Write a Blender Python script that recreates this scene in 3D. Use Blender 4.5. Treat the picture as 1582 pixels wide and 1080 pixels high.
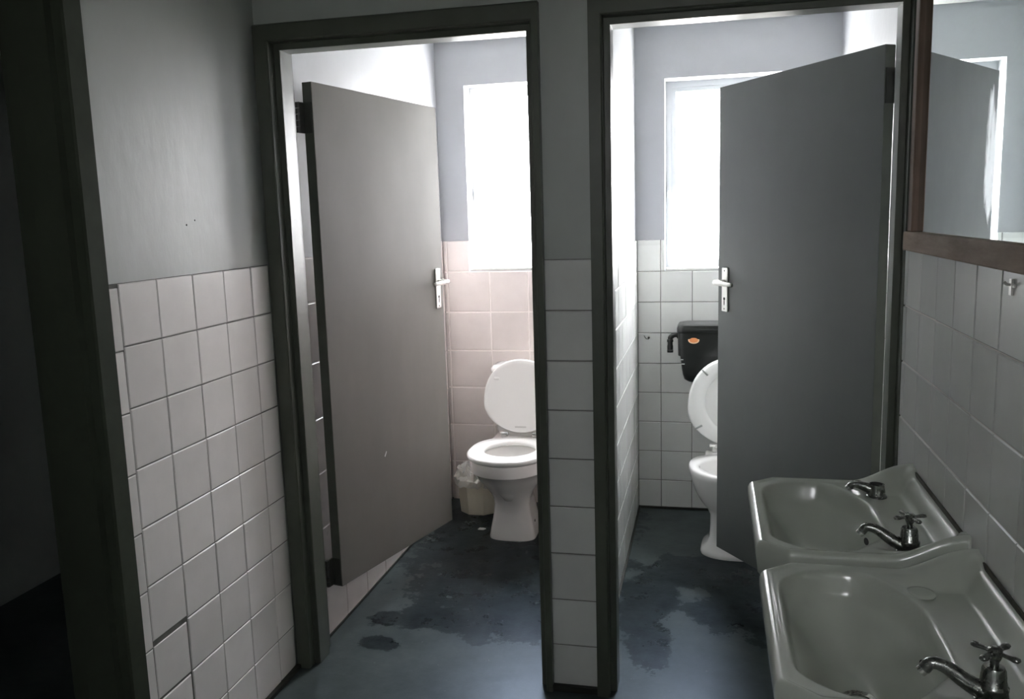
import bpy, bmesh, math, random
from mathutils import Vector, Matrix
random.seed(7)
PI = math.pi
sc = bpy.context.scene
for o in list(bpy.data.objects): bpy.data.objects.remove(o)
COL = sc.collection

# ------------------------------------------------------------------ camera
cam_d = bpy.data.cameras.new('camera'); cam = bpy.data.objects.new('camera', cam_d); COL.objects.link(cam)
FPX, YAW, PITCH, ROLL = 1330.93, 0.2283, 0.1542, -0.0295
def cam_axes():
    f = Vector((-math.sin(YAW)*math.cos(PITCH), math.cos(YAW)*math.cos(PITCH), -math.sin(PITCH)))
    r = Vector((math.cos(YAW), math.sin(YAW), 0)); u = r.cross(f)
    c, s = math.cos(ROLL), math.sin(ROLL)
    return c*r + s*u, -s*r + c*u, f
r_, u_, f_ = cam_axes()
M = Matrix((r_, u_, -f_)).transposed().to_4x4(); M.translation = Vector((0.4866, -2.5224, 1.4996))
cam.matrix_world = M
cam_d.sensor_width = 36; cam_d.lens = FPX/1582*36; cam_d.clip_start = 0.02
sc.camera = cam

# ------------------------------------------------------------------ sky, exposure
sc.view_settings.view_transform = 'Standard'; sc.view_settings.look = 'None'
sc.view_settings.exposure = 0.0; sc.view_settings.gamma = 1.0; sc.view_settings.use_curve_mapping = False
sc.cycles.use_denoising = True
sc.cycles.max_bounces = 14; sc.cycles.diffuse_bounces = 8; sc.cycles.glossy_bounces = 5; sc.cycles.transparent_max_bounces = 12
sc.cycles.sample_clamp_indirect = 40; sc.cycles.caustics_reflective = False
SKY = 95.0
w = bpy.data.worlds.new('sky'); sc.world = w; w.use_nodes = True
nt = w.node_tree; nt.nodes.clear()
wo = nt.nodes.new('ShaderNodeOutputWorld'); bg = nt.nodes.new('ShaderNodeBackground')
tc = nt.nodes.new('ShaderNodeTexCoord'); sx = nt.nodes.new('ShaderNodeSeparateXYZ'); cr = nt.nodes.new('ShaderNodeValToRGB')
mr = nt.nodes.new('ShaderNodeMapRange'); mr.inputs[1].default_value = -1; mr.inputs[2].default_value = 1
nt.links.new(tc.outputs['Generated'], sx.inputs[0]); nt.links.new(sx.outputs[2], mr.inputs[0]); nt.links.new(mr.outputs[0], cr.inputs[0])
e = cr.color_ramp.elements
e[0].position = 0.47; e[0].color = (0.34, 0.33, 0.29, 1)           # sunlit ground below the horizon
e[1].position = 0.52; e[1].color = (0.97, 0.965, 1.0, 1)            # bright overcast sky
n = e.new(1.0); n.color = (0.86, 0.90, 1.0, 1)
nt.links.new(cr.outputs[0], bg.inputs[0]); bg.inputs[1].default_value = SKY; nt.links.new(bg.outputs[0], wo.inputs[0])
def portal(x0, x1, z0, z1, y):
    d = bpy.data.lights.new('window_portal', 'AREA'); d.shape = 'RECTANGLE'; d.size = x1-x0; d.size_y = z1-z0
    d.cycles.is_portal = True
    o = bpy.data.objects.new('window_portal', d); COL.objects.link(o)
    o.location = ((x0+x1)/2, y, (z0+z1)/2); o.rotation_euler = (-PI/2, 0, 0)
WL = (-0.72, -0.12, 1.225, 2.147); WR = (0.27, 0.87, 1.210, 2.120)
portal(*WL, 1.99); portal(*WR, 1.99)
WB = (0.28, 0.76, 1.80, 2.12)  # opening of the added fill-light window behind the camera
portal(*WB, -3.51)
bpy.data.objects['window_portal.002'].rotation_euler = (PI/2, 0, 0)

# ------------------------------------------------------------------ materials
MATS = {}
def mat(name, col, rough=0.5, metal=0.0, spec=0.5, vary=0.0, noise=0.0, nscale=8.0, bump=0.0, bscale=60.0, bdist=0.002, col2=None, coat=0.0, stretch=(1,1,1), objvar=0.0):
    m = bpy.data.materials.new(name); m.use_nodes = True; MATS[name] = m
    t = m.node_tree; b = t.nodes['Principled BSDF']
    b.inputs['Base Color'].default_value = (*col, 1); b.inputs['Roughness'].default_value = rough
    b.inputs['Metallic'].default_value = metal; b.inputs['Specular IOR Level'].default_value = spec
    b.inputs['Coat Weight'].default_value = coat; b.inputs['Coat Roughness'].default_value = 0.08
    geo = t.nodes.new('ShaderNodeNewGeometry'); mp = t.nodes.new('ShaderNodeMapping'); mp.inputs['Scale'].default_value = stretch
    t.links.new(geo.outputs['Position'], mp.inputs[0])
    last = None
    if noise > 0 or col2:
        nz = t.nodes.new('ShaderNodeTexNoise'); nz.inputs['Scale'].default_value = nscale; nz.inputs['Detail'].default_value = 6
        nz.inputs['Roughness'].default_value = 0.62
        t.links.new(mp.outputs[0], nz.inputs['Vector'])
        c = t.nodes.new('ShaderNodeValToRGB'); c.color_ramp.elements[0].position = 0.32; c.color_ramp.elements[1].position = 0.68
        c2 = col2 or tuple(x*(1-noise) for x in col)
        c.color_ramp.elements[0].color = (*c2, 1); c.color_ramp.elements[1].color = (*col, 1)
        t.links.new(nz.outputs[0], c.inputs[0]); last = c.outputs[0]
        rr = t.nodes.new('ShaderNodeMapRange'); rr.inputs[3].default_value = min(1, rough*1.25); rr.inputs[4].default_value = rough*0.85
        t.links.new(nz.outputs[0], rr.inputs[0]); t.links.new(rr.outputs[0], b.inputs['Roughness'])
    if objvar > 0:
        oi = t.nodes.new('ShaderNodeObjectInfo'); hsv = t.nodes.new('ShaderNodeHueSaturation')
        q = t.nodes.new('ShaderNodeMapRange'); q.inputs[3].default_value = 1-objvar; q.inputs[4].default_value = 1+objvar*0.5
        t.links.new(oi.outputs['Random'], q.inputs[0]); t.links.new(q.outputs[0], hsv.inputs['Value'])
        if last: t.links.new(last, hsv.inputs['Color'])
        else: hsv.inputs['Color'].default_value = (*col, 1)
        last = hsv.outputs[0]
    if last: t.links.new(last, b.inputs['Base Color'])
    if bump > 0:
        nb = t.nodes.new('ShaderNodeTexNoise'); nb.inputs['Scale'].default_value = bscale; nb.inputs['Detail'].default_value = 4
        t.links.new(mp.outputs[0], nb.inputs['Vector'])
        bp = t.nodes.new('ShaderNodeBump'); bp.inputs['Strength'].default_value = bump; bp.inputs['Distance'].default_value = bdist
        t.links.new(nb.outputs[0], bp.inputs['Height']); t.links.new(bp.outputs[0], b.inputs['Normal'])
    return m
mat('plaster', (0.435, 0.46, 0.435), 0.36, noise=0.10, nscale=3.2, bump=0.5, bscale=26, bdist=0.002, stretch=(1, 1, 0.45), spec=0.5)
mat('plaster_stall', (0.38, 0.388, 0.405), 0.5, noise=0.06, nscale=3, bump=0.35, bscale=26, bdist=0.003, spec=0.35)
mat('ceiling_paint', (0.72, 0.74, 0.74), 0.6)
mat('grout', (0.20, 0.195, 0.175), 0.85, noise=0.4, nscale=14)
mat('grout_pale', (0.86, 0.80, 0.77), 0.8)
mat('grout_light', (0.62, 0.57, 0.54), 0.85, noise=0.1, nscale=14)
mat('tile_white', (0.64, 0.645, 0.625), 0.16, noise=0.05, nscale=9, objvar=0.06, bump=0.12, bscale=9, bdist=0.002)
mat('tile_aged', (0.86, 0.83, 0.80), 0.24, noise=0.06, nscale=9, objvar=0.09, bump=0.15, bscale=9, bdist=0.002)
mat('tile_beige', (0.685, 0.63, 0.605), 0.28, noise=0.08, nscale=7, objvar=0.05, bump=0.12, bscale=8, bdist=0.002)
mat('frame_paint_dark', (0.05, 0.058, 0.042), 0.75, noise=0.15, nscale=11, bump=0.2, bscale=40, bdist=0.001, spec=0.08)
mat('frame_paint', (0.080, 0.088, 0.068), 0.34, noise=0.15, nscale=11, bump=0.2, bscale=40, bdist=0.001)
mat('door_paint_shaded', (0.108, 0.118, 0.112), 0.42, noise=0.07, nscale=5, bump=0.15, bscale=50, bdist=0.001, stretch=(1, 1, 0.5))  # right door: shade put into a darker, cooler copy of the paint
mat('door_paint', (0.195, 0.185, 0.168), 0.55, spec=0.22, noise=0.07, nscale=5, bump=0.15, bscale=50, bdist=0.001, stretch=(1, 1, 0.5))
mat('door_edge_paint', (0.09, 0.10, 0.08), 0.45, noise=0.2, nscale=12)
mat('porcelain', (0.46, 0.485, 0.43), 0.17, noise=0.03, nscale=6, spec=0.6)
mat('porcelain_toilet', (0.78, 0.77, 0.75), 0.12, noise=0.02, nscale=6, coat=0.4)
mat('seat_plastic', (0.82, 0.82, 0.80), 0.22)
mat('satin_steel', (0.78, 0.77, 0.74), 0.38, metal=0.75)
mat('chrome', (0.66, 0.66, 0.64), 0.18, metal=1.0, noise=0.2, nscale=60)
mat('chrome_dull', (0.30, 0.31, 0.29), 0.26, metal=1.0, noise=0.35, nscale=70)
mat('hinge_steel', (0.05, 0.05, 0.045), 0.5, metal=0.3)
mat('dark_hole', (0.01, 0.01, 0.01), 0.8)
mat('black_plastic', (0.012, 0.013, 0.012), 0.28)
mat('cream_plastic', (0.55, 0.52, 0.42), 0.4, noise=0.1, nscale=20)
mat('wood', (0.34, 0.245, 0.18), 0.6, spec=0.2, col2=(0.20, 0.14, 0.095), nscale=22, bump=0.3, bscale=60, bdist=0.001, stretch=(1, 0.18, 1))
mat('wood_upright', (0.27, 0.19, 0.15), 0.6, spec=0.2, col2=(0.13, 0.09, 0.065), nscale=22, bump=0.3, bscale=60, bdist=0.001, stretch=(1, 1, 0.12))
mat('window_steel', (0.42, 0.44, 0.45), 0.5)
mat('window_steel_blown', (0.88, 0.88, 0.88), 0.5)  # left window frame whitened so it looks blown out by glare
mat('sticker_orange', (0.75, 0.27, 0.10), 0.5)
mat('sticker_pale', (0.85, 0.55, 0.35), 0.5)
mat('paper', (0.80, 0.80, 0.78), 0.8)
mat('seat_print', (0.60, 0.60, 0.58), 0.5)
mat('dirt', (0.07, 0.065, 0.05), 0.7, noise=0.4, nscale=30)
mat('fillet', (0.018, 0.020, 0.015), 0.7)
mat('stain', (0.36, 0.37, 0.355), 0.3)

def floor_material():
    m = bpy.data.materials.new('floor_concrete'); m.use_nodes = True; MATS['floor'] = m
    t = m.node_tree; L = t.links; b = t.nodes['Principled BSDF']
    geo = t.nodes.new('ShaderNodeNewGeometry')
    def noise(scale, detail=6, rough=0.6):
        z = t.nodes.new('ShaderNodeTexNoise'); z.inputs['Scale'].default_value = scale; z.inputs['Detail'].default_value = detail
        z.inputs['Roughness'].default_value = rough; L.new(geo.outputs['Position'], z.inputs['Vector']); return z
    def math_(op, a, bb=None, clamp=False):
        q = t.nodes.new('ShaderNodeMath'); q.operation = op; q.use_clamp = clamp
        for i, v in enumerate((a, bb)):
            if v is None: continue
            if isinstance(v, (int, float)): q.inputs[i].default_value = v
            else: L.new(v, q.inputs[i])
        return q.outputs[0]
    def ramp(v, a, c, ca=(0, 0, 0), cc=(1, 1, 1)):
        q = t.nodes.new('ShaderNodeValToRGB'); q.color_ramp.elements[0].position = a; q.color_ramp.elements[1].position = c
        q.color_ramp.elements[0].color = (*ca, 1); q.color_ramp.elements[1].color = (*cc, 1); L.new(v, q.inputs[0]); return q.outputs[0]
    sp = t.nodes.new('ShaderNodeSeparateXYZ'); L.new(geo.outputs['Position'], sp.inputs[0])
    nz = noise(7, 8, 0.7); nf = noise(26, 6, 0.6)
    wob = math_('ADD', math_('MULTIPLY', math_('SUBTRACT', nz.outputs[0], 0.5), 2.4), math_('MULTIPLY', math_('SUBTRACT', nf.outputs[0], 0.5), 0.7))
    blobs = [(-0.36, 0.74, 0.42, 0.30), (-0.18, 0.45, 0.34, 0.20), (-0.46, 0.40, 0.22, 0.11), (-0.46, 1.20, 0.50, 0.40), (-0.30, 1.5, 0.5, 0.35),
             (0.52, 0.98, 0.42, 0.20), (0.68, 0.76, 0.24, 0.34), (0.26, 0.70, 0.12, 0.36), (0.29, 0.36, 0.085, 0.22), (0.58, 0.60, 0.20, 0.12),
             (-0.70, 0.36, 0.09, 0.07), (-0.66, 0.18, 0.09, 0.05), (0.9, 0.6, 0.2, 0.4)]
    tot = None
    for (x, y, rx, ry) in blobs:
        dx = math_('DIVIDE', math_('SUBTRACT', sp.outputs[0], x), rx); dy = math_('DIVIDE', math_('SUBTRACT', sp.outputs[1], y), ry)
        d = math_('SUBTRACT', 1.0, math_('SQRT', math_('ADD', math_('MULTIPLY', dx, dx), math_('MULTIPLY', dy, dy))))
        tot = d if tot is None else math_('MAXIMUM', tot, d)
    wetv = math_('ADD', tot, wob)
    wet = ramp(wetv, 0.03, 0.09)
    base = ramp(noise(4, 8, 0.72).outputs[0], 0.3, 0.72, (0.036, 0.045, 0.043), (0.070, 0.083, 0.081))
    dark = ramp(noise(13, 8, 0.7).outputs[0], 0.35, 0.62, (0.006, 0.008, 0.008), (0.020, 0.026, 0.026))
    mx = t.nodes.new('ShaderNodeMix'); mx.data_type = 'RGBA'; L.new(wet, mx.inputs[0]); L.new(base, mx.inputs[6]); L.new(dark, mx.inputs[7])
    specks = ramp(noise(34, 4, 0.6).outputs[0], 0.70, 0.74)
    mx2 = t.nodes.new('ShaderNodeMix'); mx2.data_type = 'RGBA'; L.new(specks, mx2.inputs[0]); L.new(mx.outputs[2], mx2.inputs[6]); mx2.inputs[7].default_value = (0.12, 0.13, 0.13, 1)
    L.new(mx2.outputs[2], b.inputs['Base Color'])
    rg = t.nodes.new('ShaderNodeMapRange'); L.new(wet, rg.inputs[0]); rg.inputs[3].default_value = 0.36; rg.inputs[4].default_value = 0.29
    b.inputs['Specular IOR Level'].default_value = 0.15; b.inputs['Specular Tint'].default_value = (0.08, 0.45, 1.0, 1)
    L.new(math_('ADD', rg.outputs[0], math_('MULTIPLY', math_('SUBTRACT', nz.outputs[0], 0.5), 0.25)), b.inputs['Roughness'])
    bu = t.nodes.new('ShaderNodeBump'); bu.inputs['Strength'].default_value = 0.5; bu.inputs['Distance'].default_value = 0.003
    L.new(nz.outputs[0], bu.inputs['Height']); L.new(bu.outputs[0], b.inputs['Normal'])
floor_material()

def pane_material(name, a_, t_):
    m = bpy.data.materials.new(name); m.use_nodes = True; MATS[name] = m
    t = m.node_tree; t.nodes.clear()
    o = t.nodes.new('ShaderNodeOutputMaterial'); a = t.nodes.new('ShaderNodeBsdfTransparent'); b = t.nodes.new('ShaderNodeBsdfTranslucent')
    g = t.nodes.new('ShaderNodeBsdfGlossy'); g.inputs['Roughness'].default_value = 0.3; g.inputs[0].default_value = (1, 1, 1, 1)
    a.inputs[0].default_value = (a_, a_, a_, 1); b.inputs[0].default_value = (t_, t_, t_, 1)
    m1 = t.nodes.new('ShaderNodeMixShader'); m1.inputs[0].default_value = 0.35
    m2 = t.nodes.new('ShaderNodeMixShader'); m2.inputs[0].default_value = 0.05
    t.links.new(a.outputs[0], m1.inputs[1]); t.links.new(b.outputs[0], m1.inputs[2])
    t.links.new(m1.outputs[0], m2.inputs[1]); t.links.new(g.outputs[0], m2.inputs[2]); t.links.new(m2.outputs[0], o.inputs[0])
pane_material('pane', 0.96, 0.87)
pane_material('pane_fill', 0.72, 0.7)  # dimmed pane, sets how much fill the added window gives

def mirror_material():
    m = bpy.data.materials.new('mirror_silver'); m.use_nodes = True; MATS['mirror'] = m
    t = m.node_tree; L = t.links; b = t.nodes['Principled BSDF']
    b.inputs['Metallic'].default_value = 1; b.inputs['Base Color'].default_value = (0.66, 0.72, 0.70, 1); b.inputs['Roughness'].default_value = 0.015
    # smeared cleaning residue: a dusty film on the glass
    geo = t.nodes.new('ShaderNodeNewGeometry'); mp = t.nodes.new('ShaderNodeMapping'); mp.inputs['Scale'].default_value = (1, 6, 1.6)
    L.new(geo.outputs['Position'], mp.inputs[0])
    nz = t.nodes.new('ShaderNodeTexNoise'); nz.inputs['Scale'].default_value = 4; nz.inputs['Detail'].default_value = 6; L.new(mp.outputs[0], nz.inputs['Vector'])
    sp = t.nodes.new('ShaderNodeSeparateXYZ'); L.new(geo.outputs['Position'], sp.inputs[0])
    def M_(op, a, bb):
        q = t.nodes.new('ShaderNodeMath'); q.operation = op
        for i, v in enumerate((a, bb)):
            if isinstance(v, (int, float)): q.inputs[i].default_value = v
            else: L.new(v, q.inputs[i])
        return q.outputs[0]
    dy = M_('DIVIDE', M_('SUBTRACT', sp.outputs[1], -0.77), 0.075); dz = M_('DIVIDE', M_('SUBTRACT', sp.outputs[2], 1.60), 0.15)
    d = M_('SUBTRACT', 1.0, M_('ADD', M_('MULTIPLY', dy, dy), M_('MULTIPLY', dz, dz)))
    v = M_('ADD', d, M_('MULTIPLY', M_('SUBTRACT', nz.outputs[0], 0.5), 2.6))
    cr = t.nodes.new('ShaderNodeValToRGB'); cr.color_ramp.elements[0].position = 0.45; cr.color_ramp.elements[1].position = 0.9
    cr.color_ramp.elements[1].color = (0.75, 0.75, 0.75, 1); L.new(v, cr.inputs[0])
    film = t.nodes.new('ShaderNodeBsdfGlossy'); film.inputs[0].default_value = (0.95, 1.0, 1.0, 1); film.inputs['Roughness'].default_value = 0.32
    ms = t.nodes.new('ShaderNodeMixShader'); L.new(cr.outputs[0], ms.inputs[0]); L.new(b.outputs[0], ms.inputs[1]); L.new(film.outputs[0], ms.inputs[2])
    L.new(ms.outputs[0], t.nodes['Material Output'].inputs[0])
mirror_material()

def bag_material():
    m = bpy.data.materials.new('thin_plastic_bag'); m.use_nodes = True; MATS['bag'] = m
    b = m.node_tree.nodes['Principled BSDF']; b.inputs['Base Color'].default_value = (0.75, 0.74, 0.70, 1); b.inputs['Roughness'].default_value = 0.25
    b.inputs['Alpha'].default_value = 0.55
bag_material()

# ------------------------------------------------------------------ helpers
def link(name, bm, m, parent=None, smooth=False, mats=None, angle=None):
    me = bpy.data.meshes.new(name); bm.normal_update(); bm.to_mesh(me); bm.free()
    for x in (mats or [m]): me.materials.append(MATS[x])
    if smooth:
        for p in me.polygons: p.use_smooth = True
    if angle: me.set_sharp_from_angle(angle=math.radians(angle))
    o = bpy.data.objects.new(name, me); COL.objects.link(o)
    if parent: o.parent = parent
    return o
def tag(o, label=None, cat=None, group=None, kind=None):
    if label: o['label'] = label
    if cat: o['category'] = cat
    if group: o['group'] = group
    if kind: o['kind'] = kind
    return o
def empty(name, loc, label, cat, group=None, rz=0):
    o = bpy.data.objects.new(name, None); COL.objects.link(o); o.location = loc; o.rotation_euler = (0, 0, rz); o.empty_display_size = 0.1
    return tag(o, label, cat, group)
def box(bm, x0, x1, y0, y1, z0, z1, mi=0):
    vs = [bm.verts.new(p) for p in ((x0,y0,z0),(x1,y0,z0),(x1,y1,z0),(x0,y1,z0),(x0,y0,z1),(x1,y0,z1),(x1,y1,z1),(x0,y1,z1))]
    fs = []
    for f in ((0,3,2,1),(4,5,6,7),(0,1,5,4),(1,2,6,5),(2,3,7,6),(3,0,4,7)):
        fc = bm.faces.new([vs[i] for i in f]); fc.material_index = mi; fs.append(fc)
    return vs, fs
def bevel(bm, w, seg=2):
    bmesh.ops.bevel(bm, geom=list(bm.edges), offset=w, segments=seg, affect='EDGES', profile=0.5, clamp_overlap=True)
def struct(name, boxes, m, label, cat):
    bm = bmesh.new()
    for b in boxes: box(bm, *b)
    o = link(name, bm, m); return tag(o, label, cat, kind='structure')
def loft(bm, rings, cap0=True, cap1=True, closed=True):
    R = [[bm.verts.new(p) for p in r] for r in rings]; n = len(R[0])
    for a, b in zip(R[:-1], R[1:]):
        for i in range(n if closed else n-1):
            j = (i+1) % n; bm.faces.new((a[i], a[j], b[j], b[i]))
    if cap0: bm.faces.new(list(reversed(R[0])))
    if cap1: bm.faces.new(R[-1])
    return R
def tube(bm, pts, rads, n=14, caps=True):
    pts = [Vector(p) for p in pts]
    if isinstance(rads, (int, float)): rads = [rads]*len(pts)
    rings = []; prev = None
    for i, p in enumerate(pts):
        t = (pts[min(i+1, len(pts)-1)] - pts[max(i-1, 0)]).normalized()
        if prev is None:
            a = Vector((0, 0, 1)) if abs(t.z) < 0.9 else Vector((1, 0, 0)); s = t.cross(a).normalized()
        else: s = (prev - prev.dot(t)*t).normalized()
        prev = s; v = t.cross(s)
        rings.append([p + rads[i]*(math.cos(2*PI*k/n)*s + math.sin(2*PI*k/n)*v) for k in range(n)])
    loft(bm, rings, caps, caps)
    bmesh.ops.recalc_face_normals(bm, faces=bm.faces)
def egg(cx, cy, z, rx, rf, rb, n=56, p=2.0, dz=0.0):
    out = []
    for k in range(n):
        a = 2*PI*k/n; c, s = math.cos(a), math.sin(a)
        x = math.copysign(abs(c)**(2/p), c)*rx; y = math.copysign(abs(s)**(2/p), s)*(rb if s > 0 else rf)
        out.append((cx+x, cy+y, z + dz*(y/(rb if s > 0 else rf))))
    return out
def spline(pts, n):
    P = [Vector(p) for p in pts]; P = [2*P[0]-P[1]] + P + [2*P[-1]-P[-2]]; out = []
    for i in range(1, len(P)-2):
        for k in range(n):
            t = k/n; a, b, c, d = P[i-1:i+3]
            out.append(0.5*((2*b)+(-a+c)*t+(2*a-5*b+4*c-d)*t*t+(-a+3*b-3*c+d)*t**3))
    out.append(P[-2]); return out

# ------------------------------------------------------------------ room shell
CZ = 2.365
struct('floor', [(-2.4, 1.4, -3.5, 2.0, -0.1, 0)], 'floor', 'dark grey painted concrete floor with wet black patches', 'floor')
struct('ceiling', [(-2.4, 1.4, -3.5, 2.0, CZ, CZ+0.1)], 'ceiling_paint', 'plain white ceiling above both toilet cubicles', 'ceiling')
XL, XR = -0.883, 1.004                                        # wall planes behind the tiles
wall_left = struct('wall_left', [(-1.0, XL, -0.80, 0.12, 0, CZ), (-1.0, XL, -3.4, -1.75, 0, CZ), (-1.0, XL, -1.75, -0.80, 2.09, CZ)], 'plaster',
    'grey-green plastered wall left of the cubicles, tiled on its lower half', 'wall')
wall_right = struct('wall_right', [(XR, 1.25, -3.4, 0.0, 0, CZ)], 'plaster', 'tiled wall behind the two washbasins and the mirror', 'wall')
wall_middle = struct('wall_middle', [(0.004, 0.150, 0.0, 0.125, 0, 2.06), (-1.0, 1.25, 0.0, 0.125, 2.06, CZ), (1.004, 1.25, 0.0, 0.125, 0, 2.06), (-1.0, -0.86, 0.0, 0.125, 0, 2.06)], 'plaster',
    'wall between and above the two cubicle doorways with a narrow column of tiles', 'wall')
SL, SPL, SPR, SR, YB = -0.866, 0.0, 0.137, 1.062, 1.768
wall_partition = struct('wall_partition', [(SPL+0.007, SPR-0.007, 0.125, YB+0.004, 0, CZ)], 'plaster_stall', 'partition wall between the left and right cubicle', 'wall')
wall_stall_left = struct('wall_stall_left', [(-1.0, SL, 0.12, YB+0.004, 0, CZ)], 'plaster_stall', 'left side wall of the left cubicle, half hidden by its open door', 'wall')
wall_stall_right = struct('wall_stall_right', [(SR, 1.25, 0.125, YB+0.004, 0, CZ)], 'plaster_stall', 'right side wall of the right cubicle, behind its open door', 'wall')
Y2 = YB+0.22
wall_back = struct('wall_back', [
    (-1.0, WL[0], YB, Y2, 0, CZ), (WL[0], WL[1], YB, Y2, 0, WL[2]), (WL[0], WL[1], YB, Y2, WL[3], CZ), (WL[1], WR[0], YB, Y2, 0, CZ),
    (WR[0], WR[1], YB, Y2, 0, WR[2]), (WR[0], WR[1], YB, Y2, WR[3], CZ), (WR[1], 1.25, YB, Y2, 0, CZ)], 'plaster_stall',
    'rear wall of both cubicles holding the two bright windows', 'wall')
struct('wall_entry', [(-2.4, WB[0], -3.5, -3.4, 0, CZ), (WB[1], 1.4, -3.5, -3.4, 0, CZ), (WB[0], WB[1], -3.5, -3.4, 0, WB[2]), (WB[0], WB[1], -3.5, -3.4, WB[3], CZ)], 'plaster', 'grey-green plastered wall at the far end of the washroom', 'wall')
struct('wall_corridor', [(-2.4, -2.3, -3.4, 1.0, 0, CZ), (-2.3, -1.0, 0.9, 1.0, 0, CZ)], 'plaster', 'dark wall of the corridor beyond the entrance doorway at far left', 'wall')

# ------------------------------------------------------------------ windows
def window(name, W, label, steel='window_steel'):
    x0, x1, z0, z1 = W; yf = YB+0.12
    root = tag(bpy.data.objects.new(name, None), label, 'window', kind='structure'); COL.objects.link(root)
    bm = bmesh.new(); t = 0.028
    for b in ((x0, x0+t, yf, yf+0.03, z0, z1), (x1-t, x1, yf, yf+0.03, z0, z1), (x0+t, x1-t, yf, yf+0.03, z0, z0+t), (x0+t, x1-t, yf, yf+0.03, z1-t, z1)): box(bm, *b)
    link('window_frame', bm, steel, root)
    bm = bmesh.new(); t2 = 0.02
    a0, a1, c0, c1 = x0+t, x1-t, z0+t, z1-t
    for b in ((a0, a0+t2, yf+0.004, yf+0.036, c0, c1), (a1-t2, a1, yf+0.004, yf+0.036, c0, c1), (a0+t2, a1-t2, yf+0.004, yf+0.036, c0, c0+t2), (a0+t2, a1-t2, yf+0.004, yf+0.036, c1-t2, c1)): box(bm, *b)
    sash = link('sash', bm, steel, root)
    bm = bmesh.new(); box(bm, a0+t2, a1-t2, yf+0.016, yf+0.020, c0+t2, c1-t2); link('pane', bm, 'pane', sash)
    bm = bmesh.new(); box(bm, x0+0.004, x1-0.004, YB-0.002, yf, z0, z0+0.012); bevel(bm, 0.002, 1); link('window_sill', bm, 'tile_white', root)
    bm = bmesh.new(); zz = z0+(z1-z0)*0.42
    box(bm, x0+0.006, x0+0.024, yf-0.014, yf, zz-0.03, zz+0.03); tube(bm, [(x0+0.015, yf-0.01, zz), (x0+0.017, yf-0.035, zz), (x0+0.03, yf-0.045, zz-0.02), (x0+0.03, yf-0.045, zz-0.07)], 0.006, 8)
    link('window_latch', bm, steel, root)
window('window_1', WL, 'glaring white window above the toilet of the left cubicle', 'window_steel_blown')
window('window_2', WR, 'glaring white window with thin grey frame in the right cubicle')

def add_fill_window():  # added window, lets soft fill light into the washroom from out of view
    x0, x1, z0, z1 = WB
    root = tag(bpy.data.objects.new('fill_window', None), 'small high window added as fill light on the unseen wall at the far end of the washroom', 'window', kind='structure'); COL.objects.link(root)
    bm = bmesh.new(); t = 0.025
    for b in ((x0, x0+t, -3.46, -3.43, z0, z1), (x1-t, x1, -3.46, -3.43, z0, z1), (x0+t, x1-t, -3.46, -3.43, z0, z0+t), (x0+t, x1-t, -3.46, -3.43, z1-t, z1)): box(bm, *b)
    link('window_frame', bm, 'window_steel', root)
    bm = bmesh.new(); box(bm, x0+t, x1-t, -3.447, -3.443, z0+t, z1-t); link('pane', bm, 'pane_fill', root)
add_fill_window()

# ------------------------------------------------------------------ tiles
_tile_cache = {}
def tile_mesh(w, h, m, th=0.007):
    k = (round(w, 4), round(h, 4), m)
    if k in _tile_cache: return _tile_cache[k]
    c = min(0.0022, w/4, h/4); bm = bmesh.new()
    B = [bm.verts.new(p) for p in ((-w/2, -h/2, 0), (w/2, -h/2, 0), (w/2, h/2, 0), (-w/2, h/2, 0))]
    Cc = [bm.verts.new(p) for p in ((-w/2, -h/2, th-c), (w/2, -h/2, th-c), (w/2, h/2, th-c), (-w/2, h/2, th-c))]
    D = [bm.verts.new(p) for p in ((-w/2+c, -h/2+c, th), (w/2-c, -h/2+c, th), (w/2-c, h/2-c, th), (-w/2+c, h/2-c, th))]
    for i in range(4):
        j = (i+1) % 4; bm.faces.new((B[i], B[j], Cc[j], Cc[i])); bm.faces.new((Cc[i], Cc[j], D[j], D[i]))
    bm.faces.new(D); bm.faces.new(list(reversed(B)))
    me = bpy.data.meshes.new('tile'); bm.to_mesh(me); bm.free(); me.materials.append(MATS[m]); _tile_cache[k] = me
    return me
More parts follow.
